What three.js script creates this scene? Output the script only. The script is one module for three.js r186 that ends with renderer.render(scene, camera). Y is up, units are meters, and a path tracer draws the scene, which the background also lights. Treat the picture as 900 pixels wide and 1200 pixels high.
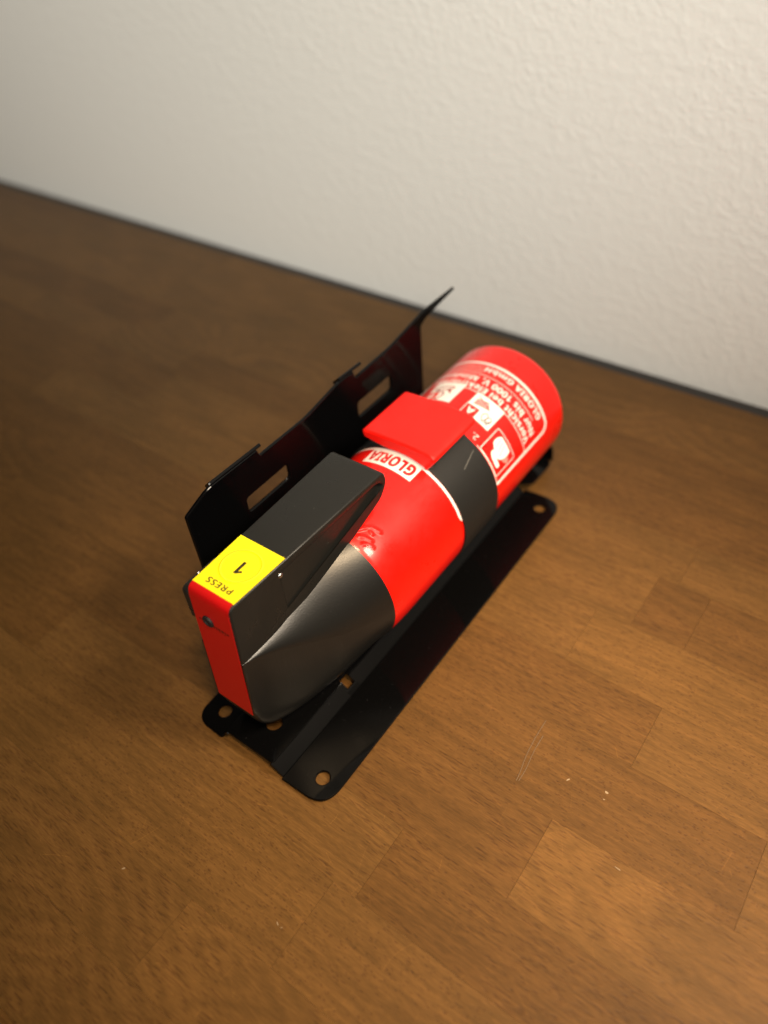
import * as THREE from 'three';
import { ImprovedNoise } from 'three/addons/math/ImprovedNoise.js';
import { mergeGeometries, toCreasedNormals } from 'three/addons/utils/BufferGeometryUtils.js';

// ---------------------------------------------------------------- camera, light, exposure
const W = 768, H = 1024;
const scene = new THREE.Scene();
scene.background = new THREE.Color(0.012, 0.011, 0.01);          // the unlit room behind the viewer
const camera = new THREE.PerspectiveCamera(67.5, W / H, 0.02, 20);
camera.rotation.order = 'YXZ';
camera.position.set(0.1802, 0.3511, 0.1101);
camera.rotation.set(-0.7715, 0.6972, -0.0968);
camera.focus = 0.358;
camera.userData.fStop = 3.4;
const renderer = new THREE.WebGLRenderer({ antialias: true });
renderer.setSize(W, H);
renderer.toneMapping = THREE.LinearToneMapping;
renderer.toneMappingExposure = 1.0;
renderer.shadowMap.enabled = true;

// warm lamp hanging above and to the right of the table
const key = new THREE.SpotLight(0xffdeb2, 17, 0, 0.205, 1.0, 2);
key.position.set(0.66, 1.27, 0.14);
key.target.position.set(0.17, 0, -0.085);
key.castShadow = true; key.shadow.radius = 9;
scene.add(key, key.target);
// a shaded lamp standing to the right
const side = new THREE.SpotLight(0xffecd2, 4.4, 0, 0.28, 1.0, 2);
side.position.set(0.62, 0.80, -0.33);
side.target.position.set(0.06, 0.03, -0.07);
side.castShadow = true; side.shadow.radius = 6;
scene.add(side, side.target);
// added fill spot behind the viewer, put in only to brighten the wall
const wash = new THREE.SpotLight(0xfff8ec, 19, 0, 0.43, 0.6, 2);
wash.position.set(0.9, 1.2, 1.0);
wash.target.position.set(-0.28, 0.53, -0.4);
wash.castShadow = true; wash.shadow.radius = 10;
scene.add(wash, wash.target);

// ---------------------------------------------------------------- helpers
let seed = 7;
const rnd = () => { seed = (seed * 1664525 + 1013904223) >>> 0; return seed / 4294967296; };
const rr = (a, b) => a + (b - a) * rnd();
const used = {};
function numbered(n) { const k = used[n] = (used[n] ?? -1) + 1; return k ? `${n}_${String(k).padStart(3, '0')}` : n; }
function mesh(name, geo, mat, parent) {
  const m = new THREE.Mesh(geo, mat); m.name = numbered(name); m.castShadow = m.receiveShadow = true; parent.add(m); return m;
}
function thing(name, label, category, pos, kind) {
  const g = new THREE.Group(); g.name = numbered(name); g.position.set(...pos); g.userData = { label, category };
  if (kind) g.userData.kind = kind;
  scene.add(g); return g;
}
// lattice noise, periodic
function noise2(px, py, s) {
  const t = new Float32Array(px * py); let q = s * 2654435761 >>> 0;
  for (let i = 0; i < t.length; i++) { q = (q * 1664525 + 1013904223) >>> 0; t[i] = q / 4294967296; }
  return (x, y) => {
    const xi = Math.floor(x), yi = Math.floor(y); let fx = x - xi, fy = y - yi; fx = fx * fx * (3 - 2 * fx); fy = fy * fy * (3 - 2 * fy);
    const x0 = ((xi % px) + px) % px, x1 = (x0 + 1) % px, y0 = ((yi % py) + py) % py, y1 = (y0 + 1) % py;
    const a = t[y0 * px + x0], b = t[y0 * px + x1], c = t[y1 * px + x0], d = t[y1 * px + x1];
    return a + (b - a) * fx + (c - a) * fy + (a - b - c + d) * fx * fy;
  };
}
function dataTex(w, h, f, srgb) {
  const d = new Uint8Array(w * h * 4);
  for (let y = 0; y < h; y++) for (let x = 0; x < w; x++) {
    const c = f(x, y), i = (y * w + x) * 4; d[i] = c[0]; d[i + 1] = c[1]; d[i + 2] = c[2]; d[i + 3] = 255;
  }
  const t = new THREE.DataTexture(d, w, h); t.wrapS = t.wrapT = THREE.RepeatWrapping; t.magFilter = THREE.LinearFilter; t.minFilter = THREE.LinearMipmapLinearFilter;
  t.generateMipmaps = true; if (srgb) t.colorSpace = THREE.SRGBColorSpace; t.needsUpdate = true; return t;
}
function canvasTex(w, h, draw, srgb = true) {
  const c = document.createElement('canvas'); c.width = w; c.height = h; draw(c.getContext('2d'), w, h);
  const t = new THREE.CanvasTexture(c); if (srgb) t.colorSpace = THREE.SRGBColorSpace; t.anisotropy = 8; return t;
}
// a grid surface: f(i, j) -> [x, y, z, u, v]
function grid(ni, nj, f) {
  const p = [], uv = [], ix = [];
  for (let i = 0; i <= ni; i++) for (let j = 0; j <= nj; j++) { const q = f(i / ni, j / nj); p.push(q[0], q[1], q[2]); uv.push(q[3] ?? 0, q[4] ?? 0); }
  for (let i = 0; i < ni; i++) for (let j = 0; j < nj; j++) { const a = i * (nj + 1) + j, b = a + nj + 1; ix.push(a, b, a + 1, b, b + 1, a + 1); }
  const g = new THREE.BufferGeometry(); g.setAttribute('position', new THREE.Float32BufferAttribute(p, 3)); g.setAttribute('uv', new THREE.Float32BufferAttribute(uv, 2));
  g.setIndex(ix); g.computeVertexNormals(); return g;
}
function poly(pts) { const s = new THREE.Shape(); pts.forEach((p, i) => (i ? s.lineTo(p[0], p[1]) : s.moveTo(p[0], p[1]))); s.closePath(); return s; }
// polygon with rounded corners: points [x, y, radius]
function roundPoly(pts, Ctor = THREE.Shape) {
  const s = new Ctor(), n = pts.length;
  for (let i = 0; i < n; i++) {
    const [x, y, r = 0] = pts[i], a = pts[(i + n - 1) % n], b = pts[(i + 1) % n];
    const la = Math.hypot(a[0] - x, a[1] - y), lb = Math.hypot(b[0] - x, b[1] - y), k = Math.min(r, la * .49, lb * .49);
    const p = [x + (a[0] - x) / la * k, y + (a[1] - y) / la * k], q = [x + (b[0] - x) / lb * k, y + (b[1] - y) / lb * k];
    i ? s.lineTo(p[0], p[1]) : s.moveTo(p[0], p[1]);
    if (k > 0) s.quadraticCurveTo(x, y, q[0], q[1]);
  }
  s.closePath(); return s;
}
function hole(s, x, y, r) { const h = new THREE.Path(); h.absarc(x, y, r, 0, Math.PI * 2, true); s.holes.push(h); }
function extrude(s, depth, bevel = .0003, seg = 2, curve = 10) {
  return new THREE.ExtrudeGeometry(s, { depth: depth - 2 * bevel, bevelEnabled: bevel > 0, bevelThickness: bevel, bevelSize: bevel, bevelOffset: -bevel, bevelSegments: seg, curveSegments: curve }).translate(0, 0, bevel);
}
const merge = (list) => mergeGeometries(list.map((g) => { const q = g.index ? g.toNonIndexed() : g; for (const k of Object.keys(q.attributes)) if (!['position', 'normal', 'uv'].includes(k)) q.deleteAttribute(k); return q; }));
const crease = (g, a = .5) => toCreasedNormals(g, a);

// ---------------------------------------------------------------- materials
const grainNoise = dataTex(512, 512, (() => { const a = noise2(256, 256, 3), b = noise2(512, 512, 5); return (x, y) => { const v = 255 * (.5 * a(x / 2, y / 2) + .5 * b(x, y)); return [v, v, v]; }; })());
function grained(size) { const t = grainNoise.clone(); t.repeat.set(1 / size, 1 / size); t.needsUpdate = true; return t; }
// sparse pale dust on dark parts: base value D of 255, specks brighter
const DUST = 40;
const dustTex = (() => {
  const d = new Uint8Array(512 * 512).fill(DUST); let q = 77; const r = () => { q = (q * 1664525 + 1013904223) >>> 0; return q / 4294967296; };
  for (let k = 0; k < 230; k++) { const x = r() * 512, y = r() * 512, l = r() < .2 ? 1 + r() * 5 : r() * 1.2, a = r() * 3.14, b = DUST + (255 - DUST) * Math.pow(r(), 2.2); for (let t = 0; t <= l; t += .5) d[(Math.floor(y + t * Math.sin(a)) & 511) * 512 + (Math.floor(x + t * Math.cos(a)) & 511)] = b; }
  return dataTex(512, 512, (x, y) => { const v = d[y * 512 + x]; return [v, v, v]; });
})();
const dust = (size) => { const t = dustTex.clone(); t.repeat.set(1 / size, 1 / size); t.needsUpdate = true; return t; };
const dusty = (r, g, b) => new THREE.Color(r, g, b).multiplyScalar(255 / DUST);
const smudgeTex = (() => { const a = noise2(8, 8, 21), b = noise2(32, 32, 22), c = noise2(128, 128, 23); return dataTex(256, 256, (x, y) => { const v = 255 * Math.min(1, .52 + .32 * a(x / 32, y / 32) + .2 * b(x / 8, y / 8) + .08 * c(x / 2, y / 2)); return [v, v, v]; }); })();
const smudge = (size) => { const t = smudgeTex.clone(); t.repeat.set(1 / size, 1 / size); t.needsUpdate = true; return t; };
const M = {
  paint: new THREE.MeshPhysicalMaterial({ color: dusty(.0016, .0016, .0017), map: dust(.12), roughness: .30, specularIntensity: .04, clearcoat: .3, clearcoatRoughness: .03 }),
  plastic: new THREE.MeshPhysicalMaterial({ color: dusty(.006, .006, .0056), map: dust(.09), roughness: .34, specularIntensity: 1, bumpMap: grained(.14), bumpScale: .000028 }),
  glossPlastic: new THREE.MeshPhysicalMaterial({ color: dusty(.0105, .0103, .0092), map: dust(.09), roughness: .42, roughnessMap: smudge(.07), specularIntensity: .45, bumpMap: grained(.05), bumpScale: .00002 }),
  strap: new THREE.MeshPhysicalMaterial({ color: dusty(.0095, .0093, .0088), map: dust(.08), roughness: .5, specularIntensity: .5, bumpMap: grained(.04), bumpScale: .00008 }),
  clasp: new THREE.MeshPhysicalMaterial({ color: new THREE.Color(.70, .008, .004), roughness: .48, roughnessMap: smudge(.06), specularIntensity: .6, bumpMap: grained(.06), bumpScale: .00002 }),
  steel: new THREE.MeshStandardMaterial({ color: new THREE.Color(.6, .6, .58), roughness: .25, metalness: 1 }),
  dark: new THREE.MeshStandardMaterial({ color: new THREE.Color(.008, .007, .007), roughness: .6 }),
};

// ---------------------------------------------------------------- the wall
{
  const pn = new ImprovedNoise(), N = (x, y, z) => pn.noise(x, y, z);
  const ss = (a, b, v) => { v = Math.min(1, Math.max(0, (v - a) / (b - a))); return v * v * (3 - 2 * v); };
  const SIZE = .8, PX = 1400;
  const bump = dataTex(PX, PX, (x, y) => {
    const u = x / PX * SIZE * 1000, v = y / PX * SIZE * 1000;           // millimetres
    const wx = 1.6 * N(u / 9, v / 9, 3.3), wy = 1.6 * N(u / 9, v / 9, 7.7);
    const a = ss(-.25, .42, N((u + wx) / 3.6, (v + wy) / 3.2, .5)), b = ss(-.2, .5, N((u - wy) / 8.5, (v + wx) / 7, 5.1)), c = N(u / 1.9, v / 1.9, 9.2), d = N(u / 60, v / 60, 2.2);
    const q = 255 * Math.min(1, Math.max(0, .42 * a * (.7 + .6 * d) + .34 * b + .09 * (c + .5) + .08)); return [q, q, q];
  });
  bump.wrapS = bump.wrapT = THREE.MirroredRepeatWrapping; bump.repeat.set(1 / SIZE, 1 / SIZE);
  const mat = new THREE.MeshStandardMaterial({ color: new THREE.Color(.70, .692, .650), roughness: .75, bumpMap: bump, bumpScale: .00038 });
  const g = new THREE.PlaneGeometry(3.2, 2.2); const uv = g.attributes.uv, p = g.attributes.position;
  for (let i = 0; i < uv.count; i++) uv.setXY(i, p.getX(i), p.getY(i));
  const body = new THREE.BoxGeometry(3.2, 2.2, .08).translate(0, 0, -.0403);
  const w = new THREE.Mesh(merge([g, body]), mat); w.name = 'wall'; w.position.set(-.3, .5, -.4075); w.castShadow = w.receiveShadow = true;
  w.userData = { kind: 'structure', label: 'cream plaster wall with bumpy texture behind the wooden table', category: 'wall' };
  scene.add(w);
}

// ---------------------------------------------------------------- the table: staves glued up side by side
{
  const table = thing('table', 'dark brown wooden tabletop of glued staves under the bracket', 'table', [0, 0, 0]);
  const TW = 2048, TH = 320, MM = 4;                                  // 4 pixels to the millimetre
  function wood(variant) {
    const s = 40 + variant * 10, base = noise2(16, 5, s), streak = noise2(24, 80, s + 1), fine = noise2(128, 160, s + 2), warp = noise2(8, 4, s + 3), hair = noise2(256, 320, s + 4);
    const pores = new Float32Array(TW * TH);
    let q = s * 97 + 5; const r = () => { q = (q * 1664525 + 1013904223) >>> 0; return q / 4294967296; };
    const nP = [5200, 6400, 4200][variant], len = [14, 6, 20][variant];
    for (let k = 0; k < nP; k++) {
      const x0 = r() * TW, y0 = r() * TH; if (base(x0 / TW * 16, y0 / TH * 5) + .25 * r() < .42) continue;
      const L = len * (.4 + 1.3 * r()), w = .5 + .7 * r(), a = .35 + .65 * r(), sl = (r() - .5) * .12;
      for (let i = -L / 2; i < L / 2; i++) for (let j = -2; j <= 2; j++) {
        const f = a * Math.max(0, 1 - Math.abs(j) / (w + .6)) * (1 - Math.pow(2 * i / L, 2)); if (f <= 0) continue;
        const xx = ((Math.round(x0 + i) % TW) + TW) % TW, yy = ((Math.round(y0 + sl * i + j) % TH) + TH) % TH, at = yy * TW + xx;
        if (f > pores[at]) pores[at] = f;
      }
    }
    const wear = new Float32Array(TW * TH);
    for (let k = 0; k < 260; k++) { let x = r() * TW, y = r() * TH, a = r() * 6.28; const L = 6 + 70 * r() * r(), c = .05 + .16 * r() * r(), cv = (r() - .5) * .02; for (let i = 0; i < L; i += .6) { x += .6 * Math.cos(a); y += .6 * Math.sin(a); a += cv; wear[(((y | 0) % TH) + TH) % TH * TW + (((x | 0) % TW) + TW) % TW] = c; } }
    const tone = (x, y) => {
      const u = x / TW, v = y / TH;
      let rings;
      if (variant === 2) { const w = warp(u * 8, v * 4), d = Math.abs(v - .5) * 9 + Math.pow((u * 3 % 1) - .5, 2) * 14 + w * 1.6; rings = .5 + .5 * Math.sin(d * 5.2); }
      else rings = streak(u * 24 + warp(u * 8, v * 4) * .6, v * 80 * (variant ? .6 : 1) + warp(u * 8 + 3, v * 4) * 3);
      return .24 * base(u * 16, v * 5) + (variant === 2 ? .16 : .30) * rings + .26 * fine(u * 128, v * 160) + .24 * hair(u * 256, v * 320) + (variant === 2 ? .14 : 0);
    };
    let mean = 0; for (let k = 0; k < 4000; k++) mean += tone((k * 7919) % TW, (k * 104729) % TH) / 4000;
    const map = dataTex(TW, TH, (x, y) => {
      const t = tone(x, y), p = pores[y * TW + x], k = (.95 + .46 * (t - mean)) * (1 - .25 * p) * (1 + wear[y * TW + x]), redder = 1 - .06 * p;
      return [Math.min(255, 95 * k), Math.min(255, 67 * k * redder), Math.min(255, 33 * k * redder * (.94 + .1 * t))];
    }, true);
    const bump = dataTex(TW, TH, (x, y) => { const v = 255 * Math.max(0, .62 + .3 * (hair(x / TW * 256, y / TH * 320) - .5) + .25 * (tone(x, y) - .5) - .55 * pores[y * TW + x]); return [v, v, v]; });
    return { map, bump };
  }
  const W3 = [0, 1, 2].map(wood);
  const mats = [];
  for (let v = 0; v < 3; v++) for (const t of [[1, 1, 1], [.87, .84, .81], [1.07, 1.065, 1.05], [.80, .75, .70]])
    mats.push(new THREE.MeshPhysicalMaterial({ color: new THREE.Color(...t), map: W3[v].map, bumpMap: W3[v].bump, bumpScale: .00012, roughness: .42, specularIntensity: .35 }));
  const rows = [.2300, .1880, .1500, .1127, .0755, .0340, -.0030, -.0450, -.0886, -.1270, -.1670, -.2085, -.2425, -.2830, -.3220, -.3610, -.3890];
  const fixed = Object.fromEntries(Object.entries({ 1: [.020, -.21], 2: [.067, .31, -.25], 3: [.079, .29, -.16], 4: [.133, -.12], 5: [.215, -.075], 6: [.152, -.14], 7: [.098, .262, -.17], 8: [.118, .148, -.10], 9: [.129, -.09], 10: [.19, -.11] }).map(([k, v]) => [Number(k) + 2, v]));
  const X0 = -1.05, X1 = .42;
  for (let i = 0; i + 1 < rows.length; i++) {
    const cuts = [X0, X1, ...(fixed[i] ?? [])];
    let lo = Math.min(...(fixed[i] ?? [rr(.0, .2)]));
    if (!fixed[i]) { cuts.push(lo); let h = lo; while ((h += rr(.2, .34)) < X1 - .05) cuts.push(h); }
    while ((lo -= rr(.17, .36)) > X0 + .05) cuts.push(lo);
    cuts.sort((a, b) => a - b);
    for (let k = 0; k + 1 < cuts.length; k++) {
      const a = cuts[k] + .00006, b = cuts[k + 1] - .00006, z1 = rows[i] - .00003, z0 = rows[i + 1] + .00003, y = rr(-.00006, 0), ou = rnd() * .512, ov = rnd() * .08;
      const g = new THREE.BoxGeometry(b - a, .02, z1 - z0).translate((a + b) / 2, y - .01, (z0 + z1) / 2);
      const P = g.attributes.position, U = g.attributes.uv, N = g.attributes.normal;
      for (let n = 0; n < P.count; n++) {
        const second = Math.abs(N.getY(n)) > .5 ? P.getZ(n) : P.getZ(n) + P.getY(n);
        U.setXY(n, (P.getX(n) + ou) / .512, (second + ov) / .08);
      }
      let v = Math.floor(rnd() * 2.45), t = [0, 0, 1, 2, 1][Math.floor(rnd() * 5)];
      if (i === 10 && Math.abs(a - .118) < .001) { v = 2; t = 1; }
      if (i === 7 && a < 0 && b > .2) v = 1;
      mesh('stave', g, mats[v * 4 + t], table);
    }
  }
  mesh('table_core', new THREE.BoxGeometry(X1 - X0 - .004, .016, .62).translate((X0 + X1) / 2, -.0281, -.085), mats[3], table);
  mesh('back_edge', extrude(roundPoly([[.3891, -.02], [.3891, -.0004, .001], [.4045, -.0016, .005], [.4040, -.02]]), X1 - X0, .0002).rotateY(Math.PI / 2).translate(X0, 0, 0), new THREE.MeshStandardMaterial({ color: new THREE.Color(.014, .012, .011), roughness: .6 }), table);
  // pale chips and scuffs in the varnish
  const chip = new THREE.MeshStandardMaterial({ color: new THREE.Color(.24, .17, .10), roughness: .6 });
  const fleck = (x, z, l, w, turn) => { const pts = []; for (let k = 0; k < 7; k++) { const a = k / 7 * Math.PI * 2, r = rr(.6, 1.2); pts.push([Math.cos(a) * l * r / 2, Math.sin(a) * w * r / 2]); } return extrude(poly(pts), .00012, 0).rotateX(-Math.PI / 2).rotateY(turn).translate(x, .00002, z); };
  for (const [x, z, l, w, turn] of [[.1304, -.066, .0026, .0007, 1.0], [.1479, -.0702, .0024, .0011, -.2], [.1484, -.0665, .0014, .0006, .3], [-.0158, .0844, .0016, .0008, .8], [.0578, .0612, .0022, .0005, -.5], [.0604, .0616, .0015, .0004, .6], [.1665, -.041, .003, .0005, -.1]])
    mesh('chip', fleck(x, z, l, w, turn), chip, table);
  const scuff = new THREE.MeshStandardMaterial({ color: new THREE.Color(.085, .048, .018), roughness: .45 });
  const line = (pts, r) => new THREE.TubeGeometry(new THREE.CatmullRomCurve3(pts.map((p) => new THREE.Vector3(p[0], 0, p[1]))), 16, r, 5).scale(1, .25, 1);
  mesh('scuff', merge([line([[.1070, -.0885], [.1072, -.075], [.1083, -.064], [.1098, -.056], [.1102, -.0520]], .00022), line([[.1098, -.0800], [.1100, -.070], [.1112, -.060], [.1113, -.0525]], .0002)]), scuff, table);
}

// ---------------------------------------------------------------- the bracket
const XC = -.0123, YC = .0485, R = .0405;
const bracket = thing('mounting_bracket', 'glossy black metal bracket with tall slotted side plate holding the extinguisher', 'bracket', [-.0055, 0, -.11]);
const BO = [.0055, 0, .11];
const inB = (g) => g.translate(...BO);
{
  const T = .0016, yF = .0004, yT = .0078;                            // sheet thickness, flange underside, channel top
  const flat = (shape, y) => extrude(shape, T, .0004, 2, 14).rotateX(-Math.PI / 2).translate(0, y, 0);   // shape in (x, -z)
  const list = [];
  const zf = -.0115, zb = .2325;
  const rf = roundPoly([[.0166, zf], [.0440, zf, .0125], [.0440, zb, .0125], [.0166, zb]]); hole(rf, .0334, 0, .0036); hole(rf, .0334, .2211, .0036);
  list.push(flat(rf, yF).translate(-.0166, 0, 0).rotateZ(.032).translate(.0166, 0, 0));
  const lf = roundPoly([[-.0444, zf, .0125], [-.0240, zf - .0005, .002], [-.0240, zb], [-.0444, zb, .0125]]); hole(lf, -.0334, 0, .0036); hole(lf, -.0334, .2211, .0036);
  list.push(flat(lf, yF));
  const ch = roundPoly([[-.0215, -.0098, .0008], [.0105, -.0098, .0008], [.0105, .0452], [.0082, .0452], [.0082, .0508], [.0105, .0508], [.0105, zb - .004], [.0210, zb + .002, .003], [.0218, .262, .008], [-.030, .262, .008], [-.0215, zb - .004]]);
  hole(ch, -.0040, .0074, .0042); hole(ch, -.0055, .118, .010);
  list.push(flat(ch, yT - T));
  // upturned stop at the rear end
  list.push(extrude(roundPoly([[-.028, yT - T], [.0205, yT - T], [.0200, .0185, .005], [-.028, .0185, .005]]), T, .0004).translate(0, 0, -.2635));
  // sloping steps between channel and flanges; the right one has a slot
  const step = (xa, ya, xb, yb, z0, z1) => {
    const d = Math.hypot(xb - xa, yb - ya), nx = -(yb - ya) / d * T, ny = (xb - xa) / d * T;
    return extrude(roundPoly([[xa, ya, .0013], [xb, yb, .0013], [xb - nx, yb - ny], [xa - nx, ya - ny]]), z1 - z0, .0002).translate(0, 0, z0);
  };
  list.push(step(.0098, yT + .0001, .0172, yF + T + .0001, -.0452, .0105), step(.0098, yT + .0001, .0172, yF + T + .0001, -zb + .003, -.0508));
  list.push(step(.0140, yF + T + .0028, .0172, yF + T + .0001, -.0520, -.0435));
  list.push(step(-.0246, yF + T + .0001, -.0208, yT + .0001, -zb + .003, .0105));
  mesh('base_plate', inB(merge(list)), M.paint, bracket);

  // side plate: profile in (-z, y), turned so that its face looks along x
  const X = -.058, PT = .002;
  const sp = roundPoly([[.0306, .002], [.0306, .1058, .0015], [.0465, .1118, .004], [.0810, .1112, .001], [.0822, .1070, .001], [.1180, .1070, .004], [.1480, .1122, .004], [.1600, .1114, .001], [.1610, .1068, .001], [.1950, .1080, .004], [.2300, .1138, .004], [.2640, .1134, .0006], [.2645, .1120, .0006], [.2320, .1080, .003], [.2265, .1052, .001], [.2265, .002]]);
  const slot = (a, b, y0, y1) => sp.holes.push(roundPoly([[a, y0, .0035], [a, y1, .0035], [b, y1, .0035], [b, y0, .0035]], THREE.Path));
  slot(.0660, .1000, .0782, .0900); slot(.1593, .1942, .0782, .0908);
  const parts = [extrude(sp, PT, .0008, 3).rotateY(Math.PI / 2).translate(X - PT, 0, 0)];
  // lips folded outwards along the top edge
  const lip = (a0, a1, y0, y1, w, drop) => {
    const g = extrude(roundPoly([[a0, 0, .001], [a1, 0, .001], [a1 - .002, w, .003], [a0 + .002, w, .003]]), .0018, .0005, 3);  // (-z, outward)
    const m = new THREE.Matrix4(), e = new THREE.Vector3(0, (y1 - y0) / (a1 - a0), -1).normalize(), o = new THREE.Vector3(-1, -drop, 0).normalize(), n = new THREE.Vector3().crossVectors(e, o).normalize();
    m.makeBasis(e, o, n); g.applyMatrix4(m);
    return g.translate(X - .0004, y0 - a0 * (y1 - y0) / (a1 - a0) , 0);
  };
  parts.push(lip(.0485, .0850, .1120, .1114, .010, .98), lip(.1480, .1685, .1124, .1117, .010, .98));
  // foot that carries the plate to the base
  parts.push(extrude(roundPoly([[-.0585, .035], [-.0430, .035], [-.0430, .222], [-.0585, .222]]), .0016, .0003).rotateX(-Math.PI / 2).translate(0, .0022, 0));
  const plate = mesh('side_plate', inB(merge(parts)), M.paint, bracket); plate.userData.label = 'tall side plate with two slots';

  // strap and clasp
  const band = (r, ta, tb, n) => grid(n, 1, (i, j) => { const a = (ta + (tb - ta) * i) * Math.PI / 180; return [XC + r * Math.cos(a), YC + r * Math.sin(a), -.1372 - .0348 * j, i * .3, j * .035]; });
  const strapGeo = () => {
    const shape = new THREE.Shape(); const ta = -72 * Math.PI / 180, tb = 252 * Math.PI / 180;
    shape.absarc(0, 0, R + .0011, ta, tb, false); shape.absarc(0, 0, R + .0001, tb, ta, true); shape.closePath();
    return extrude(shape, .0348, .0003, 2, 90).translate(XC, YC, -.1720);
  };
  mesh('strap', inB(strapGeo()), M.strap, bracket);
  const cs = new THREE.Shape(); const rr0 = .0413, aR = Math.atan2(.0372, .0182);
  cs.moveTo(-.0226, .0430); cs.lineTo(-.0236, .0458); cs.quadraticCurveTo(-.0238, .0478, -.0216, .0481); cs.quadraticCurveTo(0, .0496, .0175, .0484); cs.quadraticCurveTo(.0238, .0478, .0234, .0446); cs.quadraticCurveTo(.0215, .0412, .0182, .0372);
  cs.absarc(0, 0, rr0, aR, 1.72, false); cs.quadraticCurveTo(-.013, .0412, -.0226, .0430);
  mesh('clasp', inB(extrude(cs, .0410, .0015, 5, 24).translate(XC, YC, -.1768)), M.clasp, bracket);
  // faint scratch on the strap
  const sc = (t, z) => new THREE.Vector3(XC + (R + .00112) * Math.cos(t * Math.PI / 180), YC + (R + .00112) * Math.sin(t * Math.PI / 180), z);
  const scr = new THREE.TubeGeometry(new THREE.CatmullRomCurve3([sc(49.8, -.1685), sc(47.5, -.1620), sc(44.6, -.1545)]), 10, .00018, 5);
  mesh('scratch', inB(scr), new THREE.MeshStandardMaterial({ color: new THREE.Color(.16, .155, .14), roughness: .6 }), bracket);
}

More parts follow.
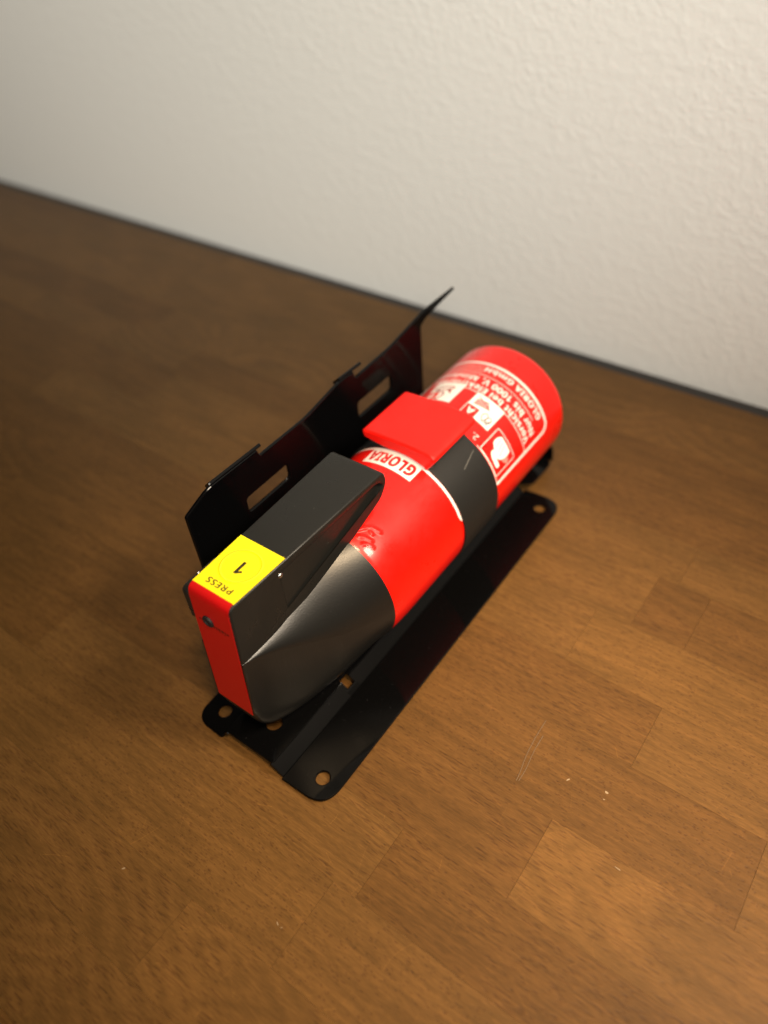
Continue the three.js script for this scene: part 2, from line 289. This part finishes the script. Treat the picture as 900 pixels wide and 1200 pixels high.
// ---------------------------------------------------------------- the extinguisher
const ext = thing('fire_extinguisher', 'small red fire extinguisher with black head lying on black bracket', 'fire extinguisher', [XC, .008, -.13]);
const inE = (g) => g.translate(-XC, -.008, .13);
const RED = '#d31006', WHITE = '#e3dad4';
{
  // print on the can: x runs with the angle, the top of the sheet is the end with the head
  const CW = 2048, CH = 1448, K = CW / .25447, zTop = -.075;
  const X = (deg) => (deg + 90) / 360 * CW, Y = (z) => (zTop - z) * K, mm = K / 1000;
  const label = canvasTex(CW, CH, (c) => {
    c.fillStyle = RED; c.fillRect(0, 0, CW, CH);
    c.strokeStyle = WHITE; c.fillStyle = WHITE; c.lineJoin = 'round'; c.lineCap = 'round';
    const rule = (a, b, z, w) => { c.lineWidth = w * mm; c.beginPath(); c.moveTo(X(a), Y(z)); c.lineTo(X(b), Y(z)); c.stroke(); };
    const frame = (a, b, z0, z1, r, w) => { c.lineWidth = w * mm; c.beginPath(); c.roundRect(X(a), Y(z0), X(b) - X(a), Y(z1) - Y(z0), r * mm); c.stroke(); };
    frame(12.5, 167.5, -.1363, -.2328, 6, 1.9); rule(14, 50, -.1737, .55);
    const text = (s, deg, z, size, o = {}) => {
      c.save(); c.translate(X(deg), Y(z)); if (o.sx) c.scale(o.sx, 1); c.font = `${o.weight ?? 'bold'} ${size * mm}px sans-serif`; c.textAlign = o.align ?? 'left'; c.textBaseline = o.base ?? 'middle'; c.fillStyle = o.color ?? WHITE; c.fillText(s, 0, 0); c.restore();
    };
    // brand plate
    c.fillStyle = WHITE; c.fillRect(X(67.5), Y(-.1240), X(112) - X(67.5), 11.8 * mm);
    { c.save(); c.font = `bold ${10.6 * mm}px sans-serif`; const w = c.measureText('GLORIA').width, want = X(110.4) - X(69.2); c.translate(X(89.8), Y(-.1300)); c.scale(want / w, 1); c.textAlign = 'center'; c.textBaseline = 'middle'; c.fillStyle = '#b3100f'; c.fillText('GLORIA', 0, .3 * mm); c.strokeStyle = '#b3100f'; c.lineWidth = .5 * mm; c.strokeText('GLORIA', 0, .3 * mm); c.restore(); }
    // pictogram 2: hand on the lever, in a thin frame
    text('2.', 53.2, -.1772, 5.4, { align: 'left', weight: 'normal' });
    frame(19, 47, -.1742, -.1945, 1, .55);
    c.fillStyle = WHITE;
    c.beginPath(); c.moveTo(X(26), Y(-.1925)); c.bezierCurveTo(X(23), Y(-.186), X(27), Y(-.181), X(33), Y(-.1795)); c.lineTo(X(42), Y(-.1845)); c.bezierCurveTo(X(44), Y(-.188), X(42), Y(-.1905), X(40), Y(-.1925)); c.closePath(); c.fill();
    c.beginPath(); c.roundRect(X(24), Y(-.1768), 5.2 * mm, 3.4 * mm, 1 * mm); c.fill(); c.beginPath(); c.ellipse(X(34), Y(-.1795), 3.4 * mm, 2.2 * mm, .5, 0, 7); c.fill();
    c.globalAlpha = .55; c.beginPath(); c.moveTo(X(19.6), Y(-.1865)); c.lineTo(X(25.5), Y(-.183)); c.lineTo(X(23.5), Y(-.190)); c.closePath(); c.fill(); c.globalAlpha = 1;
    c.strokeStyle = '#8f8f8f'; c.lineWidth = .5 * mm; for (const k of [0, 1, 2]) { c.beginPath(); c.moveTo(X(30 + k * 3.6), Y(-.1835 - k * .0006)); c.quadraticCurveTo(X(32 + k * 3.4), Y(-.187), X(33 + k * 3), Y(-.1905)); c.stroke(); }
    c.strokeStyle = WHITE;
    // hidden mostly by the clasp: pictogram 1
    text('1.', 88.5, -.1772, 5.4, { weight: 'normal' }); frame(60, 82, -.1500, -.1720, 1, .55);
    // class pictograms with their letters
    const pict = (a, z0, letter, draw) => {
      const w = 19.6 * mm, x = X(a), y = Y(z0);
      c.fillStyle = WHITE; c.fillRect(x, y, w, w); c.save(); c.translate(x, y); c.scale(w / 100, w / 100); draw(); c.restore();
      c.fillStyle = RED; c.fillRect(x + w * .56, y - 1.2 * mm, w * .46, 9.6 * mm); c.strokeStyle = WHITE; c.lineWidth = .5 * mm; c.strokeRect(x + w * .56, y - 1.2 * mm, w * .44, 9.4 * mm);
      text(letter, a + w * .78 / CW * 360, z0 - .0037, 7.2, { align: 'center' });
    };
    const flame = (x, y, s) => { c.beginPath(); c.moveTo(x, y); c.bezierCurveTo(x - 16 * s, y - 10 * s, x - 6 * s, y - 22 * s, x - 2 * s, y - 36 * s); c.bezierCurveTo(x + 8 * s, y - 26 * s, x + 16 * s, y - 12 * s, x, y); c.stroke(); };
    pict(52.0, -.1864, 'A', () => { c.strokeStyle = '#4b4745'; c.lineWidth = 3.2; flame(18, 44, .9); flame(34, 48, 1.0); c.beginPath(); c.moveTo(12, 30); c.lineTo(26, 12); c.stroke(); c.strokeStyle = '#b8514a'; c.lineWidth = 7; for (const k of [0, 1, 2]) { c.beginPath(); c.moveTo(40 + k * 6, 64 + k * 9); c.lineTo(84, 54 + k * 9); c.stroke(); } c.strokeStyle = '#8b2a25'; c.lineWidth = 3; c.beginPath(); c.moveTo(36, 62); c.lineTo(88, 88); c.stroke(); });
    pict(92.4, -.1882, 'B', () => { c.strokeStyle = '#8b2a25'; c.fillStyle = '#8b2a25'; c.lineWidth = 5; flame(52, 46, 1.2); flame(68, 50, .9); c.beginPath(); c.ellipse(56, 66, 30, 9, -.3, 0, 7); c.stroke(); c.beginPath(); c.moveTo(22, 40); c.lineTo(44, 60); c.lineTo(32, 68); c.closePath(); c.fill(); });
    pict(130, -.1882, 'C', () => { c.strokeStyle = '#4b4745'; c.lineWidth = 5; flame(50, 60, 1.3); c.beginPath(); c.moveTo(20, 80); c.lineTo(80, 80); c.stroke(); });
    // warning lines
    c.strokeStyle = WHITE; 
    rule(13, 166, -.2068 + .0012, .55);
    text('Vorsicht bei Elektrischen Anlagen', 19.5, -.2095, 7.0, { sx: .92 });
    text('Nur bis 1000 V, Mindestabstand 1 m', 19.5, -.2165, 7.2, { sx: .92 });
    rule(30, 166, -.2216, .5);
    text('GLORIA GmbH', 25.5, -.2277, 6.6, { sx: 1.02 });
    for (let k = 0; k < 4; k++) { c.globalAlpha = .75; c.lineWidth = .55 * mm; c.setLineDash([3 * mm, .7 * mm, 1.6 * mm, .6 * mm, 4.4 * mm, .8 * mm]); c.lineDashOffset = k * 37; c.beginPath(); c.moveTo(X(91), Y(-.2238 - k * .0019)); c.lineTo(X(158), Y(-.2238 - k * .0019)); c.stroke(); }
    c.setLineDash([]); c.globalAlpha = 1;
  });
  const bump = canvasTex(1024, 724, (c) => {
    c.fillStyle = '#808080'; c.fillRect(0, 0, 1024, 724); c.lineCap = 'round'; c.scale(.5, .5); c.filter = 'blur(2px)';
    for (const [w, col] of [[16, '#989898'], [8, '#d0d0d0']]) {
      c.lineWidth = w; c.strokeStyle = col;
      for (const pts of [[[70, -.0812], [67.5, -.0846], [63.5, -.0880], [57, -.0892]], [[66, -.0795], [62.5, -.0812], [57, -.0822]], [[60, -.0778], [57, -.0800], [53.5, -.0802]], [[63, -.0858], [60, -.0852]]]) { c.beginPath(); pts.forEach((p, i) => c[i ? 'lineTo' : 'moveTo'](X(p[0]), Y(p[1]))); c.stroke(); }
    }
  }, false);
  const can = new THREE.MeshPhysicalMaterial({ color: 0xffffff, map: label, bumpMap: bump, bumpScale: .0034, roughness: .42, roughnessMap: (() => { const t = smudgeTex.clone(); t.repeat.set(3, 2); t.needsUpdate = true; return t; })(), specularIntensity: .6, clearcoat: .25, clearcoatRoughness: .1 });
  const prof = [[.030, -.0690], [.0365, -.0700], [.0389, -.0725], [.0397, -.0760], [.0402, -.0810], [R, -.0880]];
  for (let k = 1; k <= 30; k++) prof.push([R, -.088 - k * (.1638 / 30)]);
  for (let k = 1; k <= 8; k++) { const a = k / 8 * Math.PI / 2; prof.push([R - .006 + .006 * Math.cos(a), -.2518 - .006 * Math.sin(a)]); }
  prof.push([.030, -.2582], [.026, -.2560], [0, -.2560]);
  const NT = 144;
  const canGeo = grid(prof.length - 1, NT, (i, j) => { const [r, z] = prof[Math.round(i * (prof.length - 1))], a = (-90 + 360 * j) * Math.PI / 180; return [XC + r * Math.cos(a), YC + r * Math.sin(a), z, j, Math.min(1, Math.max(0, 1 - Y(z) / CH))]; });
  mesh('cylinder', inE(canGeo), can, ext);

  // head: a round collar that narrows forward to an upright block
  const HW = .0131;
  const S = (t) => t * t * (3 - 2 * t), lerp = (a, b, t) => a + (b - a) * t;
  const interp = (tab, z) => { for (let k = 0; k + 1 < tab.length; k++) if (z <= tab[k][0] && z >= tab[k + 1][0]) return lerp(tab[k][1], tab[k + 1][1], (z - tab[k][0]) / (tab[k + 1][0] - tab[k][0])); return z > tab[0][0] ? tab[0][1] : tab[tab.length - 1][1]; };
  const smoothTab = (tab) => { const xs = tab.map((p) => p[0]), ys = tab.map((p) => p[1]); const c = new THREE.CatmullRomCurve3(tab.map((p) => new THREE.Vector3(p[0] * 10, p[1] * 10, 0)), false, 'centripetal'); const out = c.getPoints(160).map((p) => [p.x / 10, p.y / 10]); return (z) => interp(out, z); };
  const zA = 0, zB = -.0735;
  const yBot = smoothTab([[0, .0325], [-.0030, .0225], [-.0070, .0165], [-.014, .0120], [-.024, .0098], [-.040, .0090], [-.0735, .0088]]);
  const yTop = smoothTab([[0, .0738], [-.02, .0793], [-.0384, .0838], [-.0562, .0860], [-.0735, .0882]]);
  const yCr = smoothTab([[0, .0730], [-.004, .0722], [-.022, .0650], [-.034, .0590], [-.047, .0535], [-.0735, .0485]]);   // the crease that runs from the front edge to the collar's side
  const wid = smoothTab([[0, HW - .0003], [-.010, .0152], [-.03, .0228], [-.05, .0310], [-.0735, .0397]]);
  const headGeo = () => {
    const NS = 60, NA = 240;
    const g = grid(NS, NA, (i, j) => {
      const ti = Math.pow(i, 1.4), z0 = lerp(zA, zB, ti), a = j * Math.PI * 2, ca = Math.cos(a), sa = Math.sin(a), up = sa >= 0;
      const n = up ? 2 - .55 * Math.sin(Math.min(1, ti * 1.0) * Math.PI) : 2 + 9 * Math.pow(1 - ti, 1.9), e = 2 / n;
      const yc = yCr(z0), hh = up ? yTop(z0) - yc : yc - yBot(z0);
      const x = XC + wid(z0) * Math.sign(ca) * Math.pow(Math.abs(ca), e), y = yc + hh * Math.sign(sa) * Math.pow(Math.abs(sa), e);
      return [x, y, z0 + Math.max(0, 1 + z0 / .04) * ((.109 - y) * .06 - .0003), j * .21, z0 * 1.2];
    });
    const lip = grid(1, NA, (i, j) => { const a = j * Math.PI * 2, r = i ? .034 : .0397; return [XC + r * Math.cos(a), YC - .00002 + r * Math.sin(a), zB - i * .0002, 0, 0]; });
    const cap = grid(1, NA, (i, j) => { const a = j * Math.PI * 2, n = 11, e = 2 / n, ca = Math.cos(a), sa = Math.sin(a), s = 1 - i; const yc = (.0738 + .0325) / 2, hh = (.0738 - .0325) / 2; const x = XC + s * (HW - .0003) * Math.sign(ca) * Math.pow(Math.abs(ca), e), y = yc + s * hh * Math.sign(sa) * Math.pow(Math.abs(sa), e); return [x, y, (.109 - y) * .06 - .0003, 0, 0]; });
    const out = merge([g, lip, cap]);
    return out;
  };
  mesh('head', inE(headGeo()), M.plastic, ext);

  // lever on top, its sides recessed behind a raised rim
  const taper = (g, shrink = 0, deep = 0) => {
    const P = g.attributes.position, U = g.attributes.uv;
    for (let k = 0; k < P.count; k++) {
      const z = P.getZ(k), s = Math.min(1, Math.max(0, (-z - .003) / .1)), hw = lerp(.0130, .0159, s) - shrink - deep * s;
      P.setX(k, XC + P.getX(k) / .0126 * hw); U.setXY(k, P.getX(k) + P.getY(k) * .7, z + P.getY(k) * .3);
    }
    g.computeVertexNormals(); return crease(g, .22);
  };
  const front = [[.0003, .1090, .0040], [-.0019, .0722, .001]];
  const outline = [...front, [.0200, .0722, .001], [.0372, .0770, .002], [.0440, .0752, .002], [.0500, .0780, .003], [.0562, .0822, .002], [.0725, .0826, .002], [.0760, .0855, .003], [.0890, .0916, .003], [.0985, .0924, .004], [.1030, .0965, .004], [.1055, .1022, .005], [.1035, .1086, .0045]];
  const rimShape = roundPoly(outline);
  rimShape.holes.push(roundPoly([[.0300, .1040, .003], [.0975, .1046, .003], [.1022, .1015, .003], [.1008, .0975, .003], [.0975, .0942, .003], [.0885, .0934, .003], [.0745, .0868, .003], [.0718, .0844, .002], [.0555, .0840, .002], [.0490, .0800, .003], [.0440, .0775, .001], [.0376, .0790, .003], [.0300, .0775, .003]], THREE.Path));
  const rim = extrude(rimShape, .0252, .0012, 5, 8).rotateY(Math.PI / 2).translate(-.0126, 0, 0);
  const core = extrude(roundPoly(outline.map(([a, y, r]) => [a + (a < .003 ? .0012 : a > .1 ? -.0008 : 0), y + (y > .1 ? -.0012 : .0006), r])), .0252, .0003, 1, 8).rotateY(Math.PI / 2).translate(-.0126, 0, 0);
  const lever = mesh('lever', inE(merge([taper(rim), taper(core, .0001, .0022)])), M.glossPlastic, ext);
  lever.userData.label = 'black squeeze lever';
  const clip = extrude(roundPoly([[-.0004, .0860, .002], [-.0004, .1062, .003], [.0220, .1062, .003], [.0220, .0860, .002]]), .0042, .0010, 3).rotateY(Math.PI / 2).translate(XC - .0165, 0, 0);
  mesh('safety_clip', inE(clip), M.glossPlastic, lever);
  for (const s of [-1, 1]) {
    const pin = new THREE.SphereGeometry(s > 0 ? .0014 : .0009, 16, 10).scale(.7, 1, 1).translate(s > 0 ? XC + .0134 : XC - .0152, s > 0 ? .1028 : .1062, s > 0 ? -.0297 : -.0095);
    mesh('pin', inE(pin), M.steel, lever);
  }

  // stickers: thin ribbons bent over the block; path points [z, y, normal z, normal y]
  const ribbon = (path, hw0, hw1, th) => {
    const n = path.length - 1; const len = [0]; for (let k = 1; k <= n; k++) len.push(len[k - 1] + Math.hypot(path[k][0] - path[k - 1][0], path[k][1] - path[k - 1][1]));
    const at = (i, off, s) => { const k = Math.round(i * n), p = path[k], h = lerp(hw0, hw1, len[k] / len[n]) ; return [XC + s * h, p[1] + p[3] * off, p[0] + p[2] * off, (1 - s) / 2, 1 - len[k] / len[n]]; };
    const outer = grid(n, 1, (i, j) => at(i, th, 1 - 2 * j)), side = (s) => grid(n, 1, (i, j) => at(i, j ? 0 : th, s));
    const end = (i) => grid(1, 1, (a, j) => at(i, a ? th : 0, 1 - 2 * j));
    return merge([outer, side(1), side(-1), end(0), end(1)]);
  };
  const yellow = canvasTex(512, 640, (c, w, h) => {
    c.fillStyle = '#e4d004'; c.fillRect(0, 0, w, h); c.fillStyle = '#161205'; c.textAlign = 'center'; c.textBaseline = 'middle';
    c.font = 'bold 92px sans-serif'; c.save(); c.translate(w * .5, 88); c.scale(1.22, 1); c.fillStyle = '#2c2706'; c.fillText('PRESS', 0, 0); c.restore();
    c.fillStyle = '#161205'; c.font = 'bold 210px sans-serif'; c.fillText('1', w * .47, h * .53);
    c.strokeStyle = '#c9b406'; c.lineWidth = 8; c.beginPath(); c.arc(w * .5, h * .55, 188, 0, 7); c.stroke();
  });
  const yBump = canvasTex(512, 640, (c, w, h) => { c.fillStyle = '#606060'; c.fillRect(0, 0, w, h); c.filter = 'blur(5px)'; c.strokeStyle = '#fff'; c.lineWidth = 16; c.beginPath(); c.arc(w * .5, h * .55, 188, 0, 7); c.stroke(); }, false);
  const yPath = []; for (let k = 0; k <= 8; k++) yPath.push([lerp(-.0037, -.0347, k / 8), .10897, 0, 1]);
  const ys = mesh('sticker', inE(ribbon(yPath, .0122, .0132, .00025)), new THREE.MeshPhysicalMaterial({ map: yellow, bumpMap: yBump, bumpScale: .0004, roughness: .4 }), lever);
  ys.userData.label = 'yellow sticker reading PRESS 1';
  const redMap = canvasTex(256, 768, (c, w, h) => {
    c.fillStyle = '#a80808'; c.fillRect(0, 0, w, h);
    c.strokeStyle = '#3a0505'; c.fillStyle = '#2a0404'; c.lineWidth = 7;
    c.lineWidth = 9; c.setLineDash([14, 5, 9, 5, 18, 5]); c.globalAlpha = .9; c.lineWidth = 13; c.beginPath(); c.moveTo(w * .12, h * .262); c.lineTo(w * .9, h * .262); c.stroke(); c.lineWidth = 4; c.beginPath(); c.moveTo(w * .2, h * .28); c.lineTo(w * .8, h * .28); c.stroke();
  });
  const rp = [], q0 = [-.0038, .10899], fx = (y) => (.109 - y) * .06 - .0003;
  rp.push([q0[0], q0[1], 0, 1]);
  for (let k = 0; k <= 6; k++) { const a = k / 6 * (Math.PI / 2 - .06); rp.push([-.0036 + .0032 * Math.sin(a), .1090 - .0032 + .0032 * Math.cos(a), Math.sin(a), Math.cos(a)]); }
  for (let k = 0; k <= 12; k++) { const y = lerp(.1045, .0338, k / 12); rp.push([fx(y), y, .9982, .06]); }
  const rs = mesh('sticker', inE(ribbon(rp, .0119, .0113, .0003)), new THREE.MeshPhysicalMaterial({ map: redMap, roughness: .42 }), ext);
  rs.userData.label = 'red sticker on the front of the head';
  const noz = merge([new THREE.TorusGeometry(.0024, .0008, 10, 24), new THREE.CylinderGeometry(.0019, .0019, .0008, 20).rotateX(Math.PI / 2)]).translate(XC - .0030, .0925, fx(.0925) + .0005);
  mesh('nozzle', inE(noz), M.dark, ext);
}

renderer.render(scene, camera);
